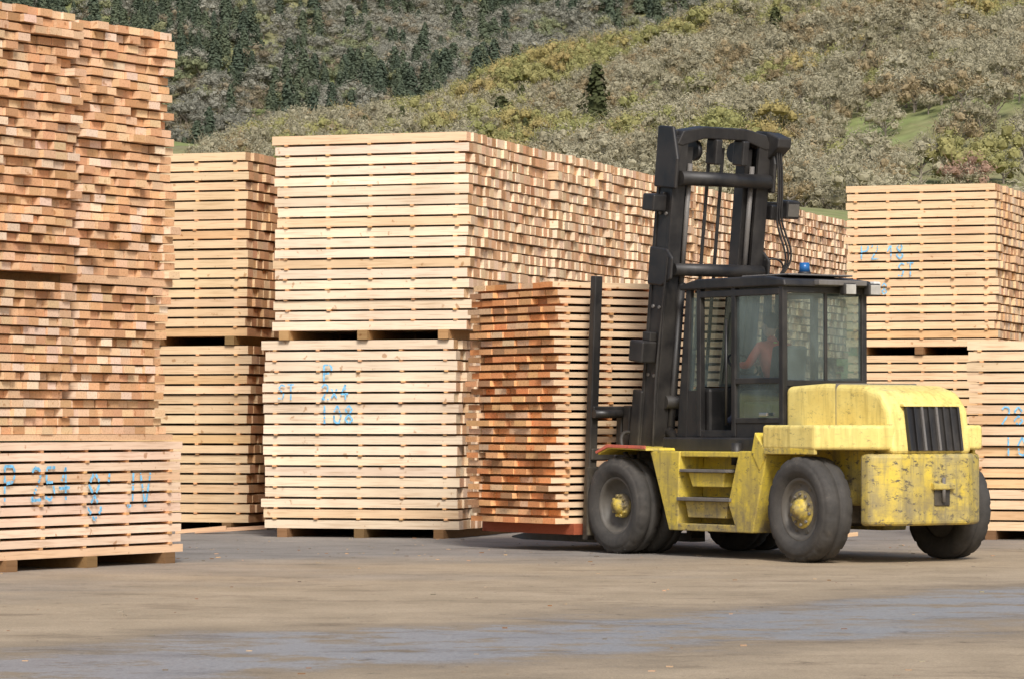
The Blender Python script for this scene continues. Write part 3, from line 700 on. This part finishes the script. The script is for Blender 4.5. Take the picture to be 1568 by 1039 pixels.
def pn(x,y,s,o=0):
    return (math.sin(x*s+o)*math.cos(y*s*.8+1.7*o)+.6*math.sin(x*s*2.3+y*s*1.7+o*2)+.4*math.sin(x*s*4.1-y*s*3.3+o))/2
def scatter(name,coll,pts):
    P=np.array([p[:3] for p in pts],dtype=np.float32)
    me=bpy.data.meshes.new(name); me.vertices.add(len(P)); me.vertices.foreach_set('co',P.ravel())
    a=me.attributes.new('idx','INT','POINT'); a.data.foreach_set('value',np.array([p[3] for p in pts],dtype=np.int32))
    a=me.attributes.new('sc','FLOAT_VECTOR','POINT'); a.data.foreach_set('vector',np.array([p[4] for p in pts],dtype=np.float32).ravel())
    a=me.attributes.new('rz','FLOAT_VECTOR','POINT'); a.data.foreach_set('vector',np.array([(0,0,random.random()*6.28) for p in pts],dtype=np.float32).ravel())
    o=bpy.data.objects.new(name,me); COL.objects.link(o)
    ng=bpy.data.node_groups.new(name,'GeometryNodeTree')
    ng.interface.new_socket('Geometry',in_out='INPUT',socket_type='NodeSocketGeometry'); ng.interface.new_socket('Geometry',in_out='OUTPUT',socket_type='NodeSocketGeometry')
    gi=ng.nodes.new('NodeGroupInput'); go=ng.nodes.new('NodeGroupOutput')
    ci=ng.nodes.new('GeometryNodeCollectionInfo'); ci.inputs['Collection'].default_value=coll; ci.inputs['Separate Children'].default_value=True; ci.inputs['Reset Children'].default_value=True
    ip=ng.nodes.new('GeometryNodeInstanceOnPoints'); ip.inputs['Pick Instance'].default_value=True
    def na(nm,t):
        n=ng.nodes.new('GeometryNodeInputNamedAttribute'); n.data_type=t; n.inputs['Name'].default_value=nm; return n.outputs['Attribute']
    L=ng.links.new
    L(gi.outputs[0],ip.inputs['Points']); L(ci.outputs[0],ip.inputs['Instance']); L(na('idx','INT'),ip.inputs['Instance Index'])
    L(na('rz','FLOAT_VECTOR'),ip.inputs['Rotation']); L(na('sc','FLOAT_VECTOR'),ip.inputs['Scale']); L(ip.outputs[0],go.inputs[0])
    md=o.modifiers.new('scatter','NODES'); md.node_group=ng; return o
pts=[]; st=6.6
y=560
while y<1112:
    x=-.17*y-30
    while x<.17*y+40:
        X=x+random.uniform(-.5,.5)*st;Y=y+random.uniform(-.5,.5)*st; x+=st
        if -112<X<-70 and Y>690: continue
        if X>66 and Y<730+70*pn(X,Y,.05) and random.random()<.7: continue
        if pn(X,Y,.06,3)>.8 : continue
        k=pn(X,Y,.028,1)+random.gauss(0,.28)+(.14 if X<20 else -.12)+(.28 if Y>980 else 0)
        if k>.44: i=random.choice([3,4,4,6])
        elif k>.24: i=random.choice([3,4,5,0,2])
        elif k<-.6: i=random.choice([5,5,0])
        else: i=random.choice([0,1,2,0,1,2,5])
        if random.random()<.006: i=random.choice([7,8])
        h=random.uniform(5.5,11)*(1.0 if i<7 else 1.0); w=h*random.uniform(.9,1.2)*(1 if i<7 else .9)
        pts.append((X,Y,float(hgt(X,Y))-.3,i,(w,w,h)))
    y+=st
scatter('oak_woodland',nearC,pts)
pts=[]; st=8.0; y=1300
while y<2010:
    x=-.17*y-30
    while x<.07*y+60:
        X=x+random.uniform(-.5,.5)*st;Y=y+random.uniform(-.5,.5)*st; x+=st
        k=pn(X,Y,.018,5)*.55+pn(X,Y,.05,2)*.3+random.gauss(0,.36)-.0008*(X+60)
        if pn(X,Y,.04,8)>.9: continue
        if k>.30: i=random.choice([4,5,6])
        elif k>.05: i=random.choice([4,5,0,1,3,7])
        else: i=random.choice([0,1,2,0,1,2,3,7])
        h=random.uniform(9,18) if i in(4,5,6) else random.uniform(8,13); w=h*random.uniform(1.05,1.5)
        pts.append((X,Y,float(hgt(X,Y))-.4,i,(w,w,h)))
    y+=st
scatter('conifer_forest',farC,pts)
for (X,Y,h,w,v) in ((19.3,820,19,22,0),(-2.4,832,11,21,1),(-.6,836,9.5,18,2),(68,925,12,16,1),(-37,900,7,12,2)):
    o=bpy.data.objects.new('pine_tree',dress(tm['con'][v],mCon)); COL.objects.link(o); o.location=(X,Y,float(hgt(X,Y))-.2); o.scale=(w,w,h)
mBlo=foliage_mat('budding_red',(.40,.26,.19),(.43,.28,.20))
o=bpy.data.objects.new('budding_tree',dress(tm['bare'][1],mBlo)); COL.objects.link(o); o.location=(79,620,float(hgt(79,620))); o.scale=(10,10,9)

# ------------------------------------------------------------ light, sky, camera
el=rad(42); hx,hy=.17,-.985
sd=Vector((hx*math.cos(el),hy*math.cos(el),math.sin(el)))
sl=bpy.data.lights.new('sun','SUN'); sl.energy=3.3; sl.angle=rad(14); sl.color=(1,.975,.94)
so=bpy.data.objects.new('sun',sl); COL.objects.link(so); so.rotation_euler=sd.to_track_quat('Z','Y').to_euler(); so.location=(30,-30,40)
w=bpy.data.worlds.new('World'); scene.world=w; w.use_nodes=True; nt=w.node_tree
sk=nt.nodes.new('ShaderNodeTexSky'); sk.sky_type='NISHITA'; sk.sun_disc=False; sk.sun_elevation=el; sk.sun_rotation=math.atan2(hx,hy); sk.dust_density=3
nt.links.new(sk.outputs[0],nt.nodes['Background'].inputs[0]); nt.nodes['Background'].inputs[1].default_value=.15
cam=bpy.data.cameras.new('camera'); co=bpy.data.objects.new('camera',cam); COL.objects.link(co)
cam.sensor_width=36; cam.lens=5500/1568*36; cam.clip_end=8000; cam.clip_start=.5
co.location=(0,0,1.5); co.rotation_euler=(rad(90)+math.atan(130.5/5500),0,0)
scene.camera=co
scene.view_settings.view_transform='Standard'; scene.view_settings.look='None'; scene.view_settings.exposure=0
